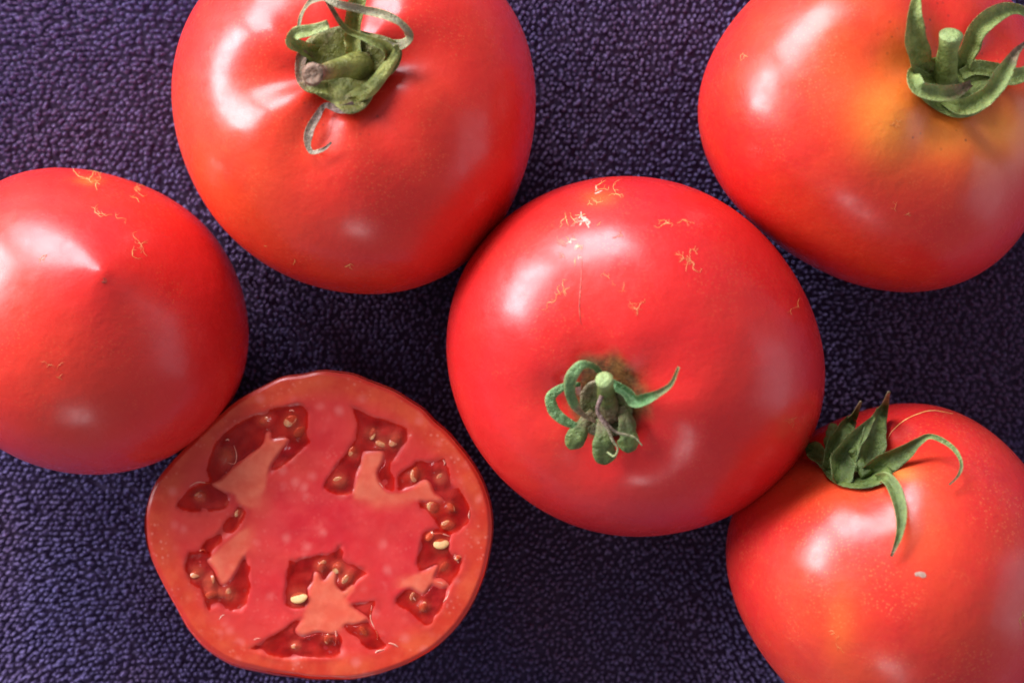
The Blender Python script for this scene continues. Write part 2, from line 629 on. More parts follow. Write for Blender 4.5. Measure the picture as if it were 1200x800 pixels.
# --- top right
T2 = Tomato((1030, 135),
            [(879, 0), (844, 44), (826, 87), (817, 131), (820, 165), (831, 197), (849, 226), (880, 257), (915, 290), (953, 316), (975, 324),
             (1020, 337), (1080, 342), (1132, 332), (1172, 306), (1198, 271), (1228, 215), (1240, 150), (1232, 85), (1205, 25), (1150, -30), (1080, -62), (1000, -66), (930, -40)],
            (1112, 92), 0.80, None, lobes=5, lobe_amp=0.010, pleat=0.0008, phase=0.6, seed=2, dimple=0.0045, dimple_w=0.012,
            spots=[(1052, 122, 72, 80, 0.8), (985, 60, 60, 90, 0.6), (1120, 170, 110, 60, 0.8), (920, 60, 60, 90, 0.3)],
            yellow=[(1048, 145, 38, 42, 0.7), (1170, 150, 45, 40, 0.85), (1110, 155, 60, 32, 0.65), (1060, 90, 30, 50, 0.3)],
            speck=[(1120, 165, 22, 14, 1.0), (1075, 168, 12, 12, 0.9), (1080, 40, 40, 50, 0.7), (1130, 80, 50, 60, 0.5)],
            cork=(1120, 90, 14, 12))
make_tomato(T2, "tomato with orange yellow shoulders around a thick green stem stub, at the upper right", red_orange)
# --- centre
T3 = Tomato((745, 418),
            [(522, 398), (530, 350), (544, 314), (583, 263), (615, 239), (651, 221), (735, 206), (780, 210), (819, 224), (876, 257), (926, 314),
             (960, 381), (967, 432), (954, 505), (921, 561), (859, 601), (805, 622), (746, 630), (706, 625), (667, 612), (600, 572), (555, 522), (532, 460)],
            (708, 474), 0.84, None, lobes=5, lobe_amp=0.006, pleat=0.0004, phase=0.2, seed=3, dimple=0.0045, dimple_w=0.0115,
            spots=[(690, 330, 90, 60, 0.3), (640, 500, 60, 60, 0.3)], yellow=[(704, 232, 18, 9, 0.22)],
            cork=(715, 466, 46, 50), speck=[(672, 288, 20, 30, 0.6)])
make_tomato(T3, "deep red tomato with small green calyx in a brown pit, in the middle", red_deep)
# --- left, blossom end up
T4 = Tomato((105, 377),
            [(0, 207), (40, 199), (78, 197), (120, 202), (156, 212), (210, 238), (253, 282), (283, 331), (292, 375), (287, 424), (273, 470), (244, 504), (195, 538),
             (127, 555), (63, 550), (0, 528), (-50, 480), (-80, 420), (-84, 360), (-68, 295), (-35, 240)],
            (126, 330), 0.82, None, dimple=0.0, pleat=0.0, nipple=0.0064, lobes=5, lobe_amp=0.004, phase=1.0, seed=4, square=0.97, pole_pull=1.0,
            spots=[(60, 430, 90, 90, 0.45), (20, 350, 60, 90, 0.5), (130, 230, 80, 30, 0.4)], yellow=[(105, 212, 14, 5, 0.3)])
make_tomato(T4, "stemless red tomato with its pointed blossom end up, cut by the photo's left edge", red_left)
# --- lower right
T6 = Tomato((1050, 668),
            [(1076, 472), (1120, 483), (1164, 507), (1200, 542), (1232, 600), (1246, 665), (1238, 735), (1205, 800), (1150, 850), (1070, 870), (990, 852), (940, 818),
             (914, 791), (884, 756), (866, 721), (854, 677), (852, 638), (858, 594), (880, 562), (910, 535), (945, 512), (985, 488), (1030, 475)],
            (1006, 532), 0.88, None, lobes=5, lobe_amp=0.008, pleat=0.0005, phase=2.9, seed=6, dimple=0.0035, dimple_w=0.010, pole_pull=1.0,
            spots=[(1000, 570, 110, 40, 0.75), (970, 720, 60, 90, 0.7), (1080, 560, 60, 40, 0.5), (1000, 790, 90, 40, 0.6), (1100, 700, 60, 90, 0.35)],
            yellow=[(1055, 556, 22, 12, 0.5), (985, 740, 16, 40, 0.18), (1075, 620, 40, 40, 0.15)], cork=(1006, 532, 16, 14))
make_tomato(T6, "orange flecked tomato with spiky pointed green sepals in the lower right corner", red_grainy)

# ---------------------------------------------------------------- calyx: top left
c1 = crop(320, 0, 4.21)
cx = disc(T1, "calyx", [c1(*p) for p in [(125, 320), (150, 420), (220, 470), (300, 515), (360, 562), (430, 548), (480, 500), (520, 420), (610, 340), (635, 250), (580, 190),
                                        (430, 150), (330, 130), (200, 175), (145, 235)]], c1(390, 320), M_leaf_olive, T1.root, 0.0030, 0.0012, dry=0.42, seed=4)
tube("stem", path(T1, c1, [(440, 325, 1.5), (380, 322, 4.5), (300, 338, 8.0), (238, 356, 11.0), (200, 370, 13.0)]), wid(4.21, 66, 60, 50, 46, 58), M_leaf_olive, cx,
     dry=[0.5, 0.25, 0.3, 0.6, 1], lump=0.17, hollow=0.8, m=14)
tag(ribbon("sepal", path(T1, c1, [(210, 270, 2), (150, 240, 4), (100, 215, 6.5), (110, 170, 8.5), (190, 150, 9), (275, 122, 8.5)]), wid(4.21, 80, 60, 66, 62, 56, 50),
           M_leaf_olive, cx, cup=0.2, dry=[0, 0, 0, 0.2, 0.5], bloom=[0, 0.4, 0.8, 0.9, 1], seed=2, wav=0.3), "pale curled sepal stub")
tag(ribbon("sepal", path(T1, c1, [(540, 225, 3), (640, 215, 4), (668, 165, 7), (580, 88, 9), (440, 45, 10), (320, 22, 10), (250, -12, 9), (190, 8, 7), (140, 80, 5), (124, 135, 4)]),
           wid(4.21, 70, 60, 42, 44, 40, 36, 34, 30, 26, 14), M_dry, cx, cup=0.25, n=50, twist=[0, 0.5, -0.5, 0.7, -0.3, 0.5, -0.6, 0.4], dry=[0.1, 0.3, 0.2, 0.5, 0.3, 0.5, 0.3, 0.6], bloom=[0.3, 0.5, 0.2, 0.5], wav=0.5, seed=5), "withered grey sepal arching over")
ribbon("sepal", path(T1, c1, [(580, 300, 2.5), (560, 240, 4.5), (470, 195, 5.5), (380, 160, 6), (330, 110, 7), (295, 50, 8.5), (255, -15, 9)]), wid(4.21, 90, 62, 40, 36, 30, 26, 22),
       M_leaf_olive, cx, cup=0.5, dry=[0, 0, 0, 0.2, 0.8, 1], bloom=[0.1, 0.3, 0.5, 0.2, 0], seed=7, wav=0.3)
tag(ribbon("sepal", path(T1, c1, [(400, 530, 2.2), (330, 540, 1.6), (255, 520, 2.2), (205, 600, 1.8), (172, 690, 1.4), (190, 750, 1.6), (245, 740, 2.0), (288, 703, 2.6)]),
           wid(4.21, 60, 46, 34, 46, 34, 26, 22, 12), M_dry, cx, cup=0.3, n=40, twist=[0, 0.4, -0.5, 0.5, -0.4], dry=[1, 1, 0.7, 0.4, 0.5, 0.6], wav=0.6, seed=9), "shrivelled brown sepal hooked downwards")
ribbon("sepal", path(T1, c1, [(400, 280, 2), (395, 180, 3), (400, 90, 5), (420, 0, 7), (440, -90, 8)]), wid(4.21, 90, 92, 96, 90, 40), M_leaf_olive, cx, cup=0.35, dry=[0.1, 0.1, 0, 0, 0.4], seed=11, wav=0.15)
ribbon("sepal", path(T1, c1, [(330, 500, 1.5), (400, 470, 3.0), (470, 440, 4.2), (540, 360, 4.6), (600, 280, 4.6), (610, 220, 4.6)]), wid(4.21, 36, 72, 84, 72, 52, 20), M_leaf_olive, cx, cup=-0.25,
       dry=[0.5, 0.25, 0.15, 0.1, 0.2], seed=13, wav=0.5)
ribbon("sepal", path(T1, c1, [(190, 300, 2), (150, 270, 3.6), (135, 310, 4), (140, 380, 4.6), (190, 430, 4), (270, 440, 3.4)]), wid(4.21, 40, 50, 60, 66, 70, 50), M_leaf_olive, cx, cup=0.3,
       dry=[1, 1, 1, 0.8, 0.4, 0.2], seed=15, wav=0.5)

# ---------------------------------------------------------------- calyx: top right
c2 = crop(1040, 0, 5.0)
cx = disc(T2, "calyx", [c2(*p) for p in [(140, 400), (160, 520), (230, 600), (340, 670), (430, 690), (540, 660), (620, 560), (640, 450), (560, 370), (450, 330), (330, 330), (220, 350)]],
          c2(370, 480), M_leaf_mid, T2.root, 0.0020, 0.0008, dry=0.25, seed=5)
tube("stem", path(T2, c2, [(330, 460, 1), (340, 400, 4), (352, 310, 8), (366, 235, 11), (372, 205, 12)]), wid(5, 76, 66, 62, 66, 70), M_leaf_mid, cx, dry=[0.4, 0.2, 0, 0, 0], bloom=[0, 0, 0, 0.3, 0.8], lump=0.06, m=16)
ribbon("sepal", path(T2, c2, [(240, 440, 1), (195, 370, 3), (165, 250, 6), (155, 110, 9), (170, 0, 11), (190, -70, 12)]), wid(5, 120, 150, 135, 100, 60, 20), M_leaf_mid, cx, cup=0.25,
       dry=[0.4, 0.35, 0.2, 0.1, 0, 0], seed=3, wav=0.15)
ribbon("sepal", path(T2, c2, [(250, 470, 1.0), (150, 420, 3), (175, 510, 5), (270, 545, 6), (380, 545, 6.2), (490, 490, 6)]), wid(5, 60, 60, 90, 105, 95, 40), M_leaf_mid, cx, cup=0.3,
       dry=[0.1, 0, 0.05, 0.25, 0.5, 0.8], bloom=[0, 0.3, 0.7, 0.4, 0.0], seed=5, wav=0.25)
ribbon("sepal", path(T2, c2, [(330, 590, 1.5), (430, 625, 4.5), (540, 590, 7), (630, 500, 9), (700, 390, 11), (750, 310, 12), (810, 250, 12)]), wid(5, 60, 120, 130, 120, 90, 46, 22), M_leaf_mid, cx, cup=0.35,
       dry=[0.1, 0, 0, 0, 0.3, 1, 1], bloom=[0, 0.1, 0.3, 0.5, 0.3, 0], seed=7, wav=0.15)
ribbon("sepal", path(T2, c2, [(430, 400, 1.5), (470, 290, 4), (520, 190, 7), (610, 105, 10), (720, 55, 12.5), (810, 75, 12), (835, 160, 9), (820, 260, 7)]), wid(5, 110, 120, 130, 120, 80, 66, 50, 16), M_leaf_mid, cx,
       cup=0.3, n=36, dry=[0.1, 0, 0, 0.1, 0, 0.1, 0.3], bloom=[0, 0, 0.1, 0.3, 0.4, 0.3], seed=9, wav=0.15)
ribbon("sepal", path(T2, c2, [(430, 440, 1.5), (520, 400, 2.5), (620, 410, 3.0), (720, 450, 3.4), (800, 430, 4.5), (850, 380, 5)]), wid(5, 80, 110, 100, 90, 70, 20), M_leaf_mid, cx, cup=0.2,
       dry=[0.1, 0.1, 0.1, 0, 0.2], bloom=[0, 0, 0.1, 0.5], seed=11, wav=0.2)

# ---------------------------------------------------------------- calyx: centre
c3 = crop(620, 400, 5.0)
cx = disc(T3, "calyx", [c3(*p) for p in [(300, 300), (300, 420), (330, 520), (430, 560), (540, 540), (600, 460), (600, 340), (540, 250), (440, 220), (350, 240)]],
          c3(450, 400), M_leaf_dark, T3.root, 0.0016, 0.0008, dry=0.55, seed=6)
tube("stem", path(T3, c3, [(470, 420, 0.5), (460, 350, 3), (448, 270, 6), (440, 222, 8)]), wid(5, 72, 62, 54, 50), M_leaf_dark, cx, dry=[0.7, 0.5, 0.25, 0.0], bloom=[0, 0, 0.0, 1.0], lump=0.14, m=14)
ribbon("sepal", path(T3, c3, [(430, 200, 3), (380, 148, 5), (310, 138, 6.5), (250, 200, 7), (240, 290, 6.6), (265, 370, 5.6), (310, 420, 4.2), (390, 470, 3.2)]), wid(5, 36, 42, 60, 74, 72, 56, 36, 20), M_leaf_blue, cx, cup=-0.07, n=34,
       dry=[0.1, 0, 0, 0, 0, 0.3, 1, 1], bloom=[0.1, 0.3, 0.5, 0.35, 0.3, 0.1], seed=3, wav=0.15)
ribbon("sepal", path(T3, c3, [(300, 250, 2), (210, 262, 3.5), (130, 315, 4.6), (135, 390, 4.8), (200, 455, 4.2), (290, 505, 3.6)]), wid(5, 26, 40, 66, 76, 64, 30), M_leaf_blue, cx, cup=-0.07, n=30,
       dry=[0.1, 0, 0, 0, 0, 0.3], bloom=[0, 0.3, 0.3, 0.4, 0.1], seed=4)
ribbon("sepal", path(T3, c3, [(470, 240, 2.5), (560, 290, 3.5), (615, 345, 4), (680, 335, 4.6), (760, 300, 5.4), (830, 250, 6), (876, 150, 7)]), wid(5, 60, 60, 74, 74, 42, 28, 16), M_leaf_blue, cx, cup=0.35, n=30,
       dry=[0.2, 0.2, 0.2, 0, 0.5, 0.4, 0.5], bloom=[0, 0, 0.1, 0, 0.3, 0.9, 1], seed=5)
ribbon("sepal", path(T3, c3, [(380, 420, 1.5), (320, 480, 3.5), (275, 560, 4.2), (240, 630, 3.6)]), wid(5, 60, 84, 112, 112), M_leaf_dark, cx, cup=-0.14, thick=0.0004, dry=[0.7, 0.45, 0.15, 0.0], bloom=[0, 0, 0, 0.12], seed=6, wav=0.2, tipround=True)
ribbon("sepal", path(T3, c3, [(440, 430, 1.5), (440, 520, 4), (440, 620, 4.6), (445, 720, 3.4)]), wid(5, 70, 100, 148, 150), M_leaf_dark, cx, cup=-0.14, thick=0.0004, dry=[0.7, 0.45, 0.15, 0.0], seed=7, wav=0.2, tipround=True)
ribbon("sepal", path(T3, c3, [(540, 380, 1.2), (570, 460, 3), (585, 560, 3.6), (580, 650, 2.6)]), wid(5, 70, 96, 110, 108), M_leaf_dark, cx, cup=-0.14, thick=0.0004, dry=[0.7, 0.5, 0.25, 0.05], seed=8, wav=0.2, tipround=True)
tag(tube("sepal_thread", path(T3, c3, [(425, 320, 7), (400, 400, 7), (430, 460, 7.2), (465, 520, 7), (490, 580, 6.6), (520, 625, 6), (500, 672, 5.6), (458, 648, 5.6)]), wid(5, 18, 15, 14, 9, 8, 7, 8, 6), M_dry, cx, n=34, m=6, dry=[1, 1, 0.7, 0.1, 0, 0, 0], bloom=[0, 0, 0.2, 0.8, 1], lump=0.15), "thin dried thread over the calyx")
tag(tube("sepal_thread", path(T3, c3, [(430, 450, 6), (500, 525, 6), (565, 545, 5.6), (620, 562, 5), (662, 608, 4.2)]), wid(5, 10, 9, 9, 7, 6), M_dry, cx, n=26, m=6, dry=[1, 0.8, 0.4, 0.2], bloom=[0, 0.2, 0.7, 0.8], lump=0.15), "thin dried thread over the calyx")

# ---------------------------------------------------------------- calyx: lower right
c6 = crop(930, 450, 3.81)
cx = disc(T6, "calyx", [c6(*p) for p in [(110, 340), (150, 415), (215, 455), (300, 466), (380, 450), (440, 405), (400, 340), (330, 290), (230, 280), (150, 290)]],
          c6(280, 375), M_leaf_dark, T6.root, 0.0016, 0.0010, dry=0.05, seed=7)
tube("stem", path(T6, c6, [(330, 405, 2), (305, 370, 5), (280, 325, 8), (262, 290, 10)]), wid(3.81, 34, 27, 24, 25), M_leaf_dark, cx, dry=[0.1, 0, 0, 0.2], m=12, lump=0.06)
ribbon("sepal", path(T6, c6, [(330, 400, 2), (345, 290, 6), (365, 200, 9), (395, 110, 11), (423, 35, 12)]), wid(3.81, 130, 125, 90, 50, 14), M_leaf_dark, cx, cup=0.3, dry=[0, 0, 0, 0.2, 1], seed=3, wav=0.15)
ribbon("sepal", path(T6, c6, [(210, 440, 2), (215, 360, 7), (255, 275, 11), (310, 200, 13), (360, 145, 14)]), wid(3.81, 110, 115, 85, 50, 14), M_leaf_dark, cx, cup=0.4, dry=[0, 0, 0, 0.1, 0.3], bloom=[0, 0.1, 0.15, 0.1, 0], seed=4, wav=0.1)
ribbon("sepal", path(T6, c6, [(170, 380, 2), (190, 280, 6), (225, 205, 9), (262, 145, 11), (298, 78, 12)]), wid(3.81, 110, 100, 75, 45, 14), M_leaf_dark, cx, cup=0.35, dry=[0, 0, 0, 0.1, 1], seed=5, wav=0.15)
ribbon("sepal", path(T6, c6, [(190, 370, 2), (130, 330, 4), (90, 295, 5), (60, 275, 5.5)]), wid(3.81, 90, 100, 70, 18), M_leaf_dark, cx, cup=0.35, dry=[0, 0, 0.1, 0.4], seed=6, wav=0.2)
ribbon("sepal", path(T6, c6, [(170, 300, 4), (165, 250, 7), (178, 205, 9), (190, 180, 9.5)]), wid(3.81, 70, 66, 60, 50), M_leaf_dark, cx, cup=-0.3, dry=[0, 0, 0.1, 0.3], seed=7, wav=0.3, tipround=True)
ribbon("sepal", path(T6, c6, [(340, 400, 2), (420, 345, 4), (500, 300, 6), (550, 258, 8), (600, 233, 9), (660, 248, 8.5), (715, 290, 7), (748, 350, 5), (735, 405, 3.4), (695, 448, 2.4)]),
       wid(3.81, 110, 112, 84, 44, 34, 30, 26, 22, 16, 8), M_leaf_dark, cx, cup=0.35, n=42, dry=[0, 0, 0, 0, 0, 0.1, 0.3, 0.5, 0.8], bloom=[0, 0, 0, 0.3, 0.5, 0.4, 0.3, 0.1], seed=8, wav=0.1)
ribbon("sepal", path(T6, c6, [(370, 420, 2), (415, 420, 3), (452, 480, 3.2), (474, 570, 3.0), (472, 670, 2.6), (436, 768, 2.0)]), wid(3.81, 40, 56, 66, 54, 36, 10), M_leaf_dark, cx, cup=0.3, n=30,
       dry=[0, 0, 0, 0, 0.1, 0.9], bloom=[0, 0.2, 0.45, 0.4, 0.3, 0.1], seed=9)


# ---------------------------------------------------------------- scars in the skin
def strokes(tm, name, lst, mat, width, label=None, lift=0.00005):
    """thin raised corky threads lying on the skin: lst of pixel polylines"""
    V, F = [], []
    for pts, w in lst:
        n = max(4, int(sum(math.dist(pts[i], pts[i + 1]) for i in range(len(pts) - 1)) / 1.6))
        P = catmull(np.array(pts, float), n)
        d = np.gradient(P, axis=0); d /= np.linalg.norm(d, axis=1)[:, None] + 1e-9
        side = np.stack([-d[:, 1], d[:, 0]], -1)
        b0 = len(V)
        for k in range(n):
            ww = width * w * (0.25 + 0.75 * math.sin(math.pi * (k + 0.5) / n)) * (0.7 + 0.6 * rng.random())
            hits = [tm.hit(*(P[k] + side[k] * ww * s)) for s in (-1, 0, 1)]
            for s, (p, nn) in zip((-1, 0, 1), hits):
                V.append(p + nn * (lift if s else lift + 0.00004))
        for k in range(n - 1):
            a = b0 + k * 3
            F += [(a, a + 1, a + 4, a + 3), (a + 1, a + 2, a + 5, a + 4)]
    o = build(name, V, F, mat, tm.root)
    tag(o, label, kind="stuff")
    return o


def cracks(cx, cy, rx, ry, n, ln=14, ang=0.0, w=1.0):
    """a few wavering cracks that fork: pixel polylines with widths"""
    out = []
    for _ in range(n):
        x, y = cx + rng.normal() * rx * 0.45, cy + rng.normal() * ry * 0.45
        a = ang + rng.normal() * 0.35 + (math.pi if rng.random() < 0.5 else 0)
        pts = [(x, y)]
        L = ln * rng.uniform(0.5, 1.5)
        m_ = max(4, int(L / 2.2))
        for k in range(m_):
            a += rng.normal() * 0.55
            a += 0.25 * math.sin(ang - a)if rng.random() < 0.3 else 0
            x += math.cos(a) * L / m_; y += math.sin(a) * L / m_
            pts.append((x, y))
            if rng.random() < 0.28:
                b = a + rng.choice([-1, 1]) * rng.uniform(0.6, 1.4)
                q = [(x, y)]
                for _k in range(3):
                    b += rng.normal() * 0.4
                    q.append((q[-1][0] + math.cos(b) * 1.7, q[-1][1] + math.sin(b) * 1.7))
                out.append((q, w * 0.55))
        out.append((pts, w * rng.uniform(0.5, 1.15)))
    return out


strokes(T3, "corky_cracks",
        cracks(706, 230, 34, 10, 5, 20, -0.4, 0.9) + cracks(694, 248, 12, 22, 4, 12, -1.1, 0.9) + cracks(672, 290, 14, 20, 4, 9, 1.2) + cracks(664, 266, 6, 16, 3, 12, 1.4)
        + cracks(786, 262, 14, 4, 4, 22, 0.2, 0.8) + cracks(806, 302, 14, 7, 4, 20, 0.1, 0.75) + cracks(655, 346, 20, 4, 4, 22, 0.05, 0.8)
        + cracks(748, 352, 10, 8, 3, 14, 0.4, 0.6) + cracks(722, 328, 16, 8, 3, 9, 0.2, 0.6) + cracks(926, 494, 8, 3, 2, 18, 0.25, 0.6) + cracks(936, 358, 3, 8, 2, 14, 1.4, 0.5),
        M_scar, 0.42, "fine yellow corky cracks")
strokes(T3, "pitted_scars", cracks(668, 282, 12, 7, 4, 10, 0.2, 2.0) + cracks(676, 262, 8, 8, 3, 9, 1.2, 1.4) + cracks(727, 278, 4, 3, 2, 7, 0.4, 1.5) + cracks(662, 302, 6, 5, 2, 8, 0.4, 1.3)
        + [([(682, 300), (681, 330), (679, 360), (681, 380)], 0.85)], M_pit, 0.9, "brown pitted scars")
M_flake = plain("flaky_scar", (0.60, 0.16, 0.11), (0.74, 0.42, 0.32), 1100, 0.5)
strokes(T3, "flaky_scar", cracks(686, 262, 7, 10, 5, 8, 1.3, 2.0) + cracks(674, 288, 8, 10, 4, 7, 0.6, 1.8) + cracks(700, 226, 8, 5, 2, 8, -0.6, 1.2), M_flake, 0.9, "pale broken flaky scar")
strokes(T4, "corky_cracks",
        cracks(104, 211, 14, 3, 4, 24, 0.15, 0.9) + cracks(160, 226, 12, 5, 4, 20, 0.6, 0.9) + cracks(130, 250, 10, 3, 3, 20, 0.25, 0.7) + cracks(163, 290, 6, 10, 4, 18, 1.2, 0.7)
        + cracks(66, 438, 4, 14, 3, 12, 1.5, 0.45) + cracks(53, 299, 5, 2, 2, 12, 0.1, 0.6), M_scar, 0.46, "fine yellow corky cracks")
strokes(T4, "blossom_scar", cracks(125, 330, 2, 1, 2, 4, 0.0, 1.2), M_pit, 0.8, "small brown blossom end scar")
strokes(T2, "corky_cracks", cracks(1042, 148, 9, 12, 3, 12, 1.0, 0.45) + cracks(1055, 250, 10, 4, 2, 10, 0.3, 0.4) + cracks(872, 65, 2, 8, 2, 7, 1.4, 0.6), M_scar, 0.5, "fine pale corky cracks")
strokes(T1, "corky_cracks", cracks(310, 288, 2, 2, 1, 5) + cracks(404, 312, 4, 1, 2, 8, 0.0) + cracks(345, 303, 3, 2, 1, 5), M_scar, 0.6, "tiny pale flecks")
strokes(T6, "corky_cracks", [([c6(*p) for p in [(418, 250), (440, 210), (490, 165), (550, 135), (620, 118), (712, 132)]], 1.0)] + cracks(1198, 716, 1, 5, 2, 12, 1.4, 0.9)
        + cracks(978, 745, 5, 14, 3, 8, 1.2, 0.6), M_scar, 0.55, "thin curved pale scratch and flecks")
strokes(T6, "grey_blemish", [([(1072, 673), (1076, 672), (1081, 673), (1085, 675)], 1.6)], M_grey, 2.0, "small grey blemish")

# ---------------------------------------------------------------- the cut tomato half
HC = (370, 617)
ZF = 0.031
half_pts = [(166, 612), (174, 581), (197, 543), (245, 496), (297, 456), (335, 441), (373, 434), (416, 440), (454, 451), (492, 477), (530, 510), (563, 558), (577, 600), (575, 648),
            (558, 700), (525, 748), (473, 781), (416, 798), (359, 799), (302, 793), (254, 776), (221, 748), (197, 705), (178, 667)]
RH = outline_fn(HC, half_pts, harm=8, reg=2e-4)
half_base = np.array([*at(*HC, ZF)[:2], 0.0012])
half = thing("tomato_half", half_base, "halved tomato lying cut side up with pink flesh, seed pockets and yellow seeds", "tomato half")


def skirt(th):
    """how far the skin bulges past the cut rim: most at the lower left"""
    return 0.018 + 0.055 * np.exp(-((np.angle(np.exp(1j * (th + 2.15)))) / 0.75) ** 2)


rim_n = Noise(26, 16, 77)


def rim(th):
    return RH(th) * (1 - 0.75 * (skirt(th) - 0.018)) - 1.0 + rim_n(np.stack([np.cos(th), np.sin(th), 0 * th], -1).reshape(-1, 3)).reshape(np.shape(th)) * (0.4 + 0.7 * np.exp(-((np.angle(np.exp(1j * (th - 1.4)))) / 0.8) ** 2))


# skin
nu, ns = 200, 40
th = np.linspace(0, 2 * np.pi, nu, endpoint=False)
V = []
ch = at(*HC, ZF)
rim_m = rim(th) * KPX * (CAM_H - ZF)
depth = ZF - 0.0010
rn = Noise(300, 10, 21)
for k in range(ns):
    s = k / (ns - 1)
    ang = s * (np.pi / 2 - 0.02)
    f = np.cos(ang) ** 0.85 + skirt(th) * 1.6 * np.sin(np.pi * np.clip(s * 1.6, 0, 1))
    z = ZF - depth * np.sin(ang) ** 1.05 - 0.0004 * (k == 0)
    p = np.stack([ch[0] + rim_m * f * np.cos(th), ch[1] + rim_m * f * np.sin(th), np.full(nu, z)], -1)
    V.append(p)
V = np.vstack(V)
V[:nu, 2] += 0.0003 * rn(V[:nu])
i = np.arange(ns - 1)[:, None] * nu; j = np.arange(nu)[None, :]; j2 = (j + 1) % nu
F = np.stack([i + j, i + nu + j, i + nu + j2, i + j2], -1).reshape(-1, 4)
F = [tuple(int(x) for x in q) for q in F] + [tuple((ns - 1) * nu + k for k in range(nu))[::-1]]
zero = np.zeros(len(V))
M_half_skin = skin_material("half_skin", (0.62, 0.030, 0.018), (0.74, 0.11, 0.03), 0.5)
build("skin", V, F, M_half_skin, half, dict(orange=zero, yellow=zero, cork=zero, speck=zero))

A = crop(190, 460, 4.705); B = crop(380, 460, 4.705); Cc = crop(190, 620, 4.705); D = crop(380, 620, 4.705); E = crop(150, 420, 2.105)
LOC = [
    [A(*p) for p in [(235, 430), (300, 260), (370, 200), (480, 140), (640, 80), (760, 65), (800, 110), (800, 200), (810, 290), (720, 360), (640, 420), (580, 470), (545, 510), (400, 545),
                     (375, 590), (340, 640), (200, 655), (100, 640), (85, 600), (120, 550), (200, 505), (265, 490)]],
    [(283, 589), (288, 598), (282, 613), (272, 624), (258, 636), (245, 648), (236, 645), (240, 635), (252, 624), (266, 609), (275, 597)],
    [Cc(*p) for p in [(150, 130), (230, 120), (280, 150), (310, 270), (345, 300), (385, 265), (425, 180), (470, 150), (490, 270), (450, 430), (370, 450), (290, 430), (250, 445), (220, 340), (150, 290), (130, 200)]],
    [E(*p) for p in [(398, 498), (445, 490), (500, 478), (525, 463), (545, 500), (588, 525), (562, 555), (525, 600), (470, 600), (440, 612), (388, 606)]],
    [E(*p) for p in [(298, 716), (380, 670), (425, 643), (470, 660), (505, 660), (528, 690), (520, 728), (440, 742), (360, 732)]],
    [D(*p) for p in [(130, 425), (275, 395), (255, 480), (305, 595), (345, 640), (290, 665), (215, 640), (105, 530), (160, 490)]],
    [D(*p) for p in [(510, 190), (545, 30), (600, 0), (700, 20), (690, 110), (745, 150), (755, 210), (705, 280), (680, 350), (645, 430), (585, 530), (520, 500), (470, 450), (395, 405), (450, 330), (490, 300), (525, 240)]],
    [B(*p) for p in [(150, 78), (260, 120), (350, 155), (470, 208), (465, 270), (400, 360), (362, 400), (388, 490), (372, 545), (310, 520), (260, 440), (200, 440), (178, 500), (170, 545), (90, 562), (8, 535),
                     (8, 490), (60, 400), (130, 330), (185, 200)]],
    [B(*p) for p in [(408, 465), (440, 430), (490, 405), (520, 380), (620, 372), (672, 362), (692, 450), (750, 540), (795, 620), (805, 705), (700, 775), (640, 745), (600, 690), (525, 625), (520, 540), (470, 535), (408, 545)]],
]
PLA = [
    [A(*p) for p in [(278, 505), (330, 480), (400, 410), (480, 350), (560, 285), (578, 222), (592, 222), (604, 262), (692, 253), (650, 325), (600, 400), (578, 470), (575, 560), (540, 640), (430, 620), (400, 560), (340, 545)]],
    [Cc(*p) for p in [(255, 170), (330, 100), (430, 15), (480, 0), (490, 80), (440, 150), (412, 210), (382, 262), (345, 302), (308, 285), (290, 220)]],
    [E(*p) for p in [(445, 568), (455, 548), (462, 528), (472, 530), (478, 546), (490, 545), (508, 520), (516, 524), (512, 555), (530, 575), (548, 560), (553, 568), (535, 590), (550, 612), (590, 640), (560, 655), (535, 655), (505, 680), (470, 672), (430, 684), (412, 668), (435, 640), (440, 610)]],
    [D(*p) for p in [(400, 260), (470, 240), (560, 225), (615, 198), (628, 212), (603, 268), (645, 280), (678, 302), (645, 318), (592, 302), (556, 350), (520, 345), (470, 322), (410, 320)]],
    [B(*p) for p in [(222, 332), (322, 322), (318, 390), (290, 440), (302, 500), (345, 548), (430, 545), (480, 528), (540, 485), (582, 495), (604, 550), (650, 597), (500, 600), (400, 625), (290, 665), (220, 625), (160, 580), (182, 480), (203, 380)]],
]


def sdf(poly, P):
    """signed distance (pixels) to a polygon, negative inside; P (n,2)"""
    poly = catmull(np.vstack([poly, poly[0]]), len(poly) * 3)[:-1]
    d = np.full(len(P), 1e9); inside = np.zeros(len(P), bool)
    a = poly; b = np.roll(poly, -1, 0)
    for (ax, ay), (bx, by) in zip(a, b):
        ex, ey = bx - ax, by - ay
        t = np.clip(((P[:, 0] - ax) * ex + (P[:, 1] - ay) * ey) / (ex * ex + ey * ey + 1e-12), 0, 1)
        d = np.minimum(d, np.hypot(P[:, 0] - ax - t * ex, P[:, 1] - ay - t * ey))
        cond = ((ay > P[:, 1]) != (by > P[:, 1])) & (P[:, 0] < (bx - ax) * (P[:, 1] - ay) / (by - ay + 1e-12) + ax)
        inside ^= cond
    return np.where(inside, -d, d)


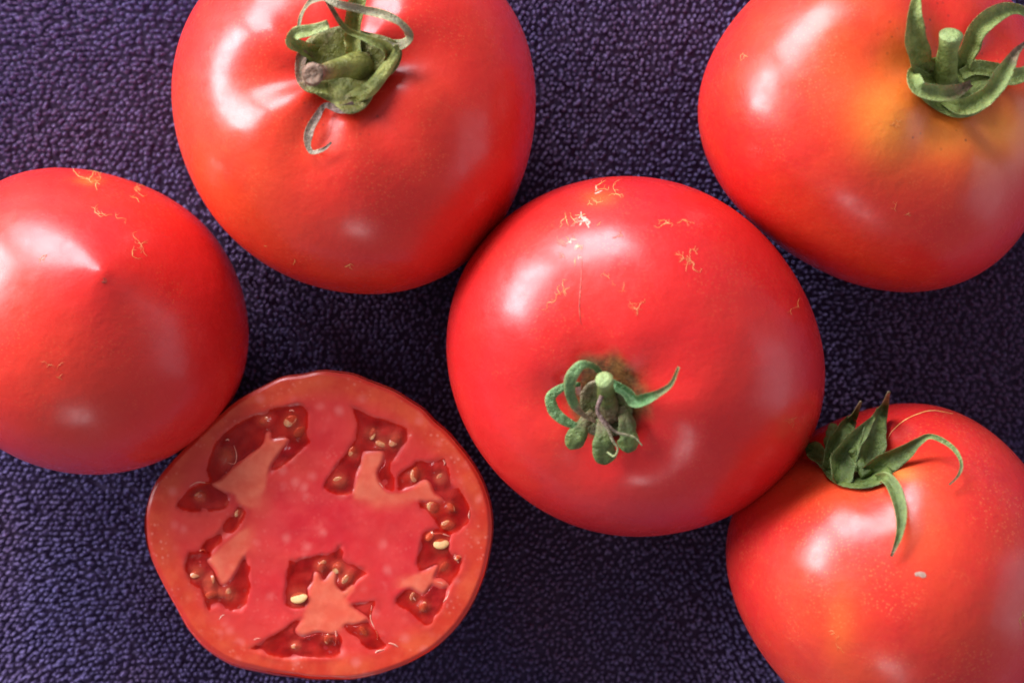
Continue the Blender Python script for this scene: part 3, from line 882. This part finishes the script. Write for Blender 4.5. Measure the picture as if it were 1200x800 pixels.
# flesh: polar-ish grid so that the rim is exact
nr, na = 150, 300
ta = np.linspace(0, 2 * np.pi, na, endpoint=False)
rr = np.linspace(0, 1, nr) ** 0.85
RR, TA = np.meshgrid(rr, ta, indexing='ij')
rad = RR * (rim(TA) - 0.6)
PX = np.stack([HC[0] + rad * np.cos(TA), HC[1] - rad * np.sin(TA)], -1).reshape(-1, 2)
pn = np.stack([PX[:, 0] * 0.001, PX[:, 1] * 0.001, np.zeros(len(PX))], -1)
jit = 1.1 * Noise(200, 14, 31)(pn) + 0.35 * Noise(600, 14, 32)(pn)
dl = np.full(len(PX), 1e9)
for L in LOC:
    dl = np.minimum(dl, sdf(L, PX))
dp = np.full(len(PX), 1e9)
for Pp in PLA:
    dp = np.minimum(dp, sdf(Pp, PX))
dl = dl + jit; dp = dp + jit * 0.35
hole = sstep(3.0, -6.0, dl) * sstep(-3.0, 4.5, dp)
zz = -0.00055 * hole
zz = zz + 0.00007 * Noise(120, 12, 33)(pn)
zz = zz + 0.00003 * sstep(7, 0, np.abs(dl - 3)) * (1 - hole)            # lips of the pockets swell a little
zz = zz - 0.0004 * sstep(0.965, 1.0, RR.reshape(-1)) ** 2
core = np.exp(-((np.hypot((PX[:, 0] - 395) / 105, (PX[:, 1] - 603) / 62) + 0.12 * Noise(60, 8, 35)(pn)) ** 4))
core = np.maximum(core, 0.8 * np.exp(-((np.hypot((PX[:, 0] - 470) / 45, (PX[:, 1] - 655) / 60)) ** 4)))
core = np.maximum(core, 0.7 * np.exp(-((np.hypot((PX[:, 0] - 315) / 50, (PX[:, 1] - 690) / 50)) ** 4)))
core = np.maximum(core, 0.6 * np.exp(-((np.hypot((PX[:, 0] - 385) / 30, (PX[:, 1] - 520) / 55)) ** 4)))
soft = sstep(2, 15, dl)                 # crisp against the gel, melting into the core
dpn = dp + 1.2 * Noise(150, 8, 36)(pn) + 5 * soft * Noise(110, 10, 39)(pn)
pla = sstep(3.5, -4.0, dpn) * (1 - soft) + sstep(13, -20, dpn) * soft
wall = sstep(0.80, 0.93, RR.reshape(-1) + 0.02 * Noise(80, 8, 37)(pn))
W3 = np.stack([at(x, y, ZF + h) for (x, y), h in zip(PX, zz)])
i = np.arange(nr - 1)[:, None] * na; j = np.arange(na)[None, :]; j2 = (j + 1) % na
F = np.stack([i + j, i + na + j, i + na + j2, i + j2], -1).reshape(-1, 4)

m = Mat("tomato_flesh")
ca = m.mix(m.ramp(m.noise(120, 4, 0.6), 0.35, 0.68), (0.58, 0.030, 0.024), (0.64, 0.052, 0.034))       # septa
cb = m.mix(m.ramp(m.noise(140, 4, 0.6), 0.35, 0.68), (0.57, 0.015, 0.024), (0.64, 0.042, 0.042))        # crimson core
cw = m.mix(m.ramp(m.noise(150, 4, 0.6), 0.35, 0.68), (0.54, 0.034, 0.013), (0.62, 0.078, 0.026))        # wall
cp = m.mix(m.ramp(m.noise(200, 4, 0.6), 0.35, 0.68), (0.66, 0.098, 0.050), (0.72, 0.160, 0.085))           # placenta
cd = m.mix(m.ramp(m.noise(260, 3), 0.4, 0.65), (0.34, 0.010, 0.012), (0.52, 0.040, 0.028))
c = m.mix(m.attr("core"), ca, cb)
c = m.mix(m.attr("wall"), c, cw)
blob = m.math('MULTIPLY', m.ramp(m.voronoi(270), 0.02, 0.45, 1, 0), m.ramp(m.noise(150, 2), 0.44, 0.60))
c = m.mix(m.math('MULTIPLY', blob, 0.5), c, (0.74, 0.19, 0.16))
grain = m.math('MULTIPLY', m.ramp(m.voronoi(800), 0.12, 0.36, 1, 0), m.ramp(m.noise(130, 2), 0.42, 0.66))
c = m.mix(m.math('MULTIPLY', grain, m.math('ADD', m.math('MULTIPLY', m.attr('wall'), 0.22), 0.10)), c, (0.80, 0.30, 0.22))
c = m.mix(m.attr("rind"), c, (0.46, 0.018, 0.012))
c = m.mix(m.attr("placenta"), c, cp)
c = m.mix(m.attr("hole"), c, cd)
m.set(Base_Color=c, Roughness=m.ramp(m.noise(500, 3), 0.35, 0.7, 0.34, 0.55), Specular_IOR_Level=0.32, Coat_Weight=0.25, Coat_Roughness=0.2, Subsurface_Weight=0.25, Subsurface_Scale=0.003)
m.b.inputs["Subsurface Radius"].default_value = (1.0, 0.3, 0.2)
m.bump(m.math('ADD', m.noise(420, 3, 0.5), m.math('MULTIPLY', m.voronoi(420), 0.5)), 0.16, 0.0005)
M_flesh = m.m
flesh = build("flesh", W3, F, M_flesh, half, dict(core=core, wall=wall, rind=0.75 * sstep(0.966, 0.985, RR.reshape(-1)), placenta=pla, hole=np.maximum(hole, 0.30 * sstep(10, 0, dl + 3 * Noise(90, 8, 38)(pn)) * (1 - pla))))

# gel in each pocket
g = Mat("seed_gel")
gc = g.mix(g.ramp(g.noise(170, 3, 0.6), 0.35, 0.68), (0.34, 0.009, 0.012), (0.52, 0.036, 0.026))
gc = g.mix(g.math('MULTIPLY', g.attr('sac'), 0.6), gc, (0.60, 0.115, 0.060))
g.set(Base_Color=gc, Roughness=0.13, Specular_IOR_Level=0.5, IOR=1.36)
g.bump(g.noise(330, 3, 0.5), 0.5, 0.0012)
tr = g.node("ShaderNodeBsdfTransparent"); tr.inputs[0].default_value = (0.92, 0.48, 0.38, 1)
mx = g.node("ShaderNodeMixShader"); g.link(g.math('MULTIPLY', g.ramp(g.noise(140, 3), 0.38, 0.64, 0.30, 0.62), g.attr('fade')), mx.inputs[0])
g.link(tr.outputs[0], mx.inputs[1]); g.link(g.b.outputs[0], mx.inputs[2])
g.link(mx.outputs[0], g.t.nodes["Material Output"].inputs["Surface"])
M_gel = g.m

SEEDS = [  # pixel, long radius px, direction (deg), depth mm, pale 0/1
    (*A(708, 155), 8, 35, .5, 0), (*A(360, 345), 8, -65, .7, 0), (*A(415, 662), 4.5, 60, .5, 0), (*A(210, 570), 6, 10, 1.2, 0), (*A(560, 150), 6, 30, 1.4, 0),
    (*B(388, 265), 8, 45, .4, 0), (*B(155, 325), 6, 70, .6, 0), (*B(85, 488), 7, -5, .8, 0), (*B(265, 225), 7, 80, 1.1, 0), (*B(500, 450), 8, 80, .6, 0), (*B(600, 632), 8, -40, .8, 0),
    (*B(698, 632), 6, -45, .6, 0), (*B(640, 470), 6, 70, 1.3, 0),
    (*Cc(272, 358), 8, 20, .6, 0), (*Cc(368, 355), 7, 85, .7, 0), (*Cc(755, 377), 10, 10, .15, 1), (*Cc(882, 200), 7, 60, .4, 0), (*Cc(190, 240), 7, 30, .8, 0), (*Cc(320, 350), 5, 90, 1.0, 0),
    (*D(645, 80), 9, 5, .1, 1), (*D(72, 210), 7, 65, .7, 0), (*D(128, 270), 8, 40, .6, 0), (*D(490, 372), 6, 85, .8, 0), (*D(545, 425), 6, 65, .9, 0), (*D(660, 205), 6, 60, 1.3, 0),
    (*D(740, 150), 5, 40, .6, 0), (*D(20, 600), 6, 75, .6, 0), (*D(215, 560), 6, 120, 1.3, 0), (*Cc(735, 640), 5, 20, .6, 0),
]
for L in LOC:      # dimmer seeds deeper in the gel
    P = np.array(L)
    tries = 0; made = 0; want = int(len(P) / 14)
    while tries < 400 and made < want:
        tries += 1
        q = rng.uniform(P.min(0), P.max(0))[None]
        if sdf(L, q)[0] > -6 or min(sdf(p, q)[0] for p in PLA) < 5: continue
        if min(math.hypot(q[0, 0] - e[0], q[0, 1] - e[1]) for e in SEEDS) < 15: continue
        SEEDS.append((q[0, 0], q[0, 1], rng.uniform(5.5, 8), rng.uniform(0, 180), rng.uniform(0.6, 1.3), 0)); made += 1
for L in LOC:
    P = np.array(L); x0, y0 = P.min(0) - 2; x1, y1 = P.max(0) + 2
    st = 1.5
    gx = np.arange(x0, x1 + st, st); gy = np.arange(y0, y1 + st, st)
    GX, GY = np.meshgrid(gx, gy, indexing='ij')
    Q = np.stack([GX, GY], -1).reshape(-1, 2)
    d = sdf(L, Q)
    keep = d < 1.2
    h = np.full(len(Q), -0.00016)
    h += 0.00005 * sstep(-9, 0, d)                                       # meniscus
    sac = np.zeros(len(Q))
    qn = np.stack([Q[:, 0] * .001, Q[:, 1] * .001, np.zeros(len(Q))], -1)
    h += 0.00022 * Noise(260, 12, 41)(qn)
    for (sx, sy, sr, sa, sd, pale) in SEEDS:
        rs = np.hypot(Q[:, 0] - sx, Q[:, 1] - sy)
        h += 0.00042 * np.exp(-(rs / (sr * 1.0)) ** 2) * (1 if sd < 1 else 0.4)
        sac = np.maximum(sac, np.exp(-(rs / (sr * 1.35)) ** 4))
    dq = np.full(len(Q), 1e9)
    for pq in PLA:
        dq = np.minimum(dq, sdf(pq, Q))
    h -= 0.0011 * sstep(2.5, -1.5, dq)                                   # the gel dives under the placenta
    W = np.stack([at(x, y, ZF + q) for (x, y), q in zip(Q, h)])
    idx = -np.ones(len(Q), int); idx[keep] = np.arange(keep.sum())
    nx, ny = len(gx), len(gy)
    F = []
    for a_ in range(nx - 1):
        for b_ in range(ny - 1):
            q = [a_ * ny + b_, (a_ + 1) * ny + b_, (a_ + 1) * ny + b_ + 1, a_ * ny + b_ + 1]
            if all(keep[k] for k in q):
                F.append(tuple(int(idx[k]) for k in q[::-1]))
    build("seed_gel", W[keep], F, M_gel, half, dict(sac=sac[keep], fade=sstep(1.0, -4.5, d[keep])))

sdm = Mat("seed_coat")
rnd = sdm.node("ShaderNodeObjectInfo").outputs["Random"]
sc_ = sdm.mix(sdm.ramp(sdm.noise(1.7, 3), 0.35, 0.62), (0.74, 0.40, 0.17), (0.58, 0.18, 0.07))
sc_ = sdm.mix(sdm.math('MULTIPLY', rnd, 0.45), sc_, (0.46, 0.07, 0.035))
sdm.set(Base_Color=sc_, Roughness=0.25, Coat_Weight=0.6, Coat_Roughness=0.08, Subsurface_Weight=0.2, Subsurface_Scale=0.002)
M_seed = sdm.m
M_seed_pale = plain("seed_coat_dry", (0.78, 0.40, 0.12), (0.86, 0.56, 0.26), 900, 0.40, 0.35, 0.0004, sss=0.2)


def seed_mesh(nv=9, nu_=14):
    V = [(1.0, 0, 0)]
    for k in range(1, nv):
        t = math.pi * k / nv
        for q in range(nu_):
            u = 2 * math.pi * q / nu_
            w = math.sin(t) * (0.74 if t > 1.3 else 0.74 * (0.7 + 0.3 * t / 1.3))
            V.append((math.cos(t), w * math.cos(u), 0.30 * w * math.sin(u)))
    V.append((-1.0, 0, 0))
    F = [(0, 1 + (q + 1) % nu_, 1 + q) for q in range(nu_)]
    for k in range(nv - 2):
        for q in range(nu_):
            a = 1 + k * nu_ + q; b = 1 + k * nu_ + (q + 1) % nu_
            F.append((a, b, b + nu_, a + nu_))
    l0 = 1 + (nv - 2) * nu_
    F += [(len(V) - 1, l0 + q, l0 + (q + 1) % nu_) for q in range(nu_)]
    me = bpy.data.meshes.new("seed")
    me.from_pydata(V, [], F); me.update()
    me.polygons.foreach_set("use_smooth", np.full(len(me.polygons), True))
    return me


sm, smp = seed_mesh(), seed_mesh()
sm.materials.append(M_seed); smp.materials.append(M_seed_pale)
for (sx, sy, sr, sa, sd, pale) in SEEDS:
    o = bpy.data.objects.new("seed", smp if pale else sm)
    COL.objects.link(o)
    o.parent = half
    p = at(sx, sy, ZF + (-0.02 - 0.26 * sd + random.uniform(-.10, .12) + (0.12 if pale else 0)) / 1000)
    o.location = tuple(p - half_base)
    k = 1.12 * sr * KPX * (CAM_H - ZF) * random.uniform(0.92, 1.05)
    o.scale = (k, k * random.uniform(0.75, 1.0), k)
    o.rotation_euler = (random.uniform(-.5, .5), random.uniform(-.35, .35), math.radians(sa))
    if pale:
        tag(o, "bare yellow seed")

M_fibre = plain("flesh_fibre", (0.70, 0.22, 0.15), (0.80, 0.38, 0.28), 700, 0.22, sss=0.2)
for cr, pts, w in [(A, [(110, 545), (160, 510), (200, 492), (265, 500)], 1.0), (A, [(395, 290), (410, 340), (400, 390), (360, 385)], 0.7), (Cc, [(205, 120), (230, 112), (246, 132)], 1.0),
                   (Cc, [(225, 290), (240, 275), (262, 285)], 1.0), (D, [(275, 690), (295, 670), (335, 662)], 1.2), (D, [(355, 625), (385, 632), (408, 648)], 1.2), (D, [(262, 420), (255, 490), (290, 570), (293, 605)], 0.8),
                   (D, [(170, 195), (205, 205), (235, 218)], 0.8), (D, [(720, 130), (725, 160), (742, 185)], 0.9), (D, [(60, 540), (66, 590), (62, 630)], 1.0), (Cc, [(710, 640), (745, 636), (770, 642)], 1.0),
                   (D, [(490, 350), (492, 375), (505, 392)], 0.9), (B, [(655, 370), (665, 385), (660, 400)], 1.0), (B, [(800, 650), (797, 680), (800, 695)], 1.0), (B, [(290, 480), (315, 510), (335, 540)], 0.8),
                   (B, [(470, 240), (480, 232), (492, 236)], 1.0), (A, [(700, 100), (715, 97), (728, 103)], 1.0), (A, [(350, 262), (362, 256), (370, 264)], 1.0), (B, [(575, 780), (640, 775), (690, 790)], 1.2),
                   (D, [(690, 335), (680, 370), (655, 400)], 0.9), (D, [(600, 285), (640, 292), (668, 308)], 1.0), (Cc, [(500, 610), (525, 600), (550, 600)], 1.0), (Cc, [(310, 505), (330, 475), (370, 462)], 1.0)]:
    q = [cr(*p) for p in pts]
    tube("flesh_fibre", [at(x, y, ZF - 0.0001) for x, y in q], [0.00006 * w, 0.00016 * w, 0.00015 * w, 0.00005 * w], M_fibre, half, n=12, m=6)

# ---------------------------------------------------------------- towel: weave and terry loops
nx, ny = 200, 170
gx = np.linspace(-0.70, 0.70, nx); gy = np.linspace(-0.60, 0.60, ny)
GX, GY = np.meshgrid(gx, gy, indexing='ij')
V = np.stack([GX, GY, towel_z(GX, GY) - 0.0002], -1).reshape(-1, 3)
a = (np.arange(nx - 1)[:, None] * ny + np.arange(ny - 1)[None, :]).reshape(-1)
F = np.stack([a, a + ny, a + ny + 1, a + 1], -1)
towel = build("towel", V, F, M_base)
tag(towel, "dark navy purple terry towel spread flat under the tomatoes", "towel")

PX_, PY_ = 0.00136, 0.00117
ix = np.arange(int(0.37 / PX_)); iy = np.arange(int(0.29 / PY_))
IX, IY = np.meshgrid(ix, iy, indexing='ij')
lx = (IX + 0.5 * (IY % 2)) * PX_ - 0.185
ly = IY * PY_ - 0.145
lx = lx.ravel(); ly = ly.ravel()
# the rows wander a little
P3 = np.stack([lx, ly, np.zeros_like(lx)], -1)
lx = lx + 0.0011 * Noise(55, 10, 61)(P3) + rng.normal(size=len(lx)) * 0.00024
ly = ly + 0.0011 * Noise(55, 10, 62)(P3) + rng.normal(size=len(lx)) * 0.00024
keep = np.ones(len(lx), bool)
for tm in (T1, T2, T3, T4, T6):
    keep &= np.hypot(lx - tm.c[0], ly - tm.c[1]) > 0.45 * tm.a
keep &= np.hypot(lx - half_base[0], ly - half_base[1]) > 0.016
lx, ly = lx[keep], ly[keep]
n = len(lx)
P3 = np.stack([lx, ly, np.zeros_like(lx)], -1)
ang = math.radians(58) + 0.45 * Noise(70, 10, 63)(P3) + rng.normal(size=n) * 0.45
lean = np.stack([0.00022 * Noise(60, 8, 64)(P3), 0.00022 * Noise(60, 8, 65)(P3)], -1) + rng.normal(size=(n, 2)) * 0.00014
hgt = 0.00200 * (1 + 0.18 * rng.normal(size=n)).clip(0.5, 1.5)
span = 0.00020 * (1 + 0.2 * rng.normal(size=n)).clip(0.5, 1.6)
rt = 0.000225 * (1 + 0.12 * rng.normal(size=n)).clip(0.6, 1.4)
zb = towel_z(lx, ly)
ca, sa = np.cos(ang), np.sin(ang)
prof = [(-1.0, 0.0), (-1.05, 0.62), (0.0, 1.0), (1.05, 0.62), (1.0, 0.0)]
tang = [(0, 1), (0.55, 0.85), (1, 0), (0.55, -0.85), (0, -1)]
V = np.zeros((n, 5, 3, 3))
for k, ((pu, ph), (tu, tv)) in enumerate(zip(prof, tang)):
    cxp = lx + ca * span * pu + lean[:, 0] * ph
    cyp = ly + sa * span * pu + lean[:, 1] * ph
    czp = zb + hgt * ph
    nu_, nv_ = -tv, tu                      # in-plane normal
    for q in range(3):
        an = 2 * math.pi * q / 3 + math.pi / 2
        e1, e2 = math.cos(an), math.sin(an)
        V[:, k, q, 0] = cxp + rt * (e1 * -sa + e2 * nu_ * ca)
        V[:, k, q, 1] = cyp + rt * (e1 * ca + e2 * nu_ * sa)
        V[:, k, q, 2] = czp + rt * (e2 * nv_)
base = (np.arange(n) * 15)[:, None]
fl = []
for k in range(4):
    for q in range(3):
        q2 = (q + 1) % 3
        fl.append([k * 3 + q, k * 3 + q2, (k + 1) * 3 + q2, (k + 1) * 3 + q])
F = (base[:, :, None] + np.array(fl)[None]).reshape(-1, 4)
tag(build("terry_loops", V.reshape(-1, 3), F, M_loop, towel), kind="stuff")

for o in list(bpy.data.objects):
    if "_o" in o: del o["_o"]
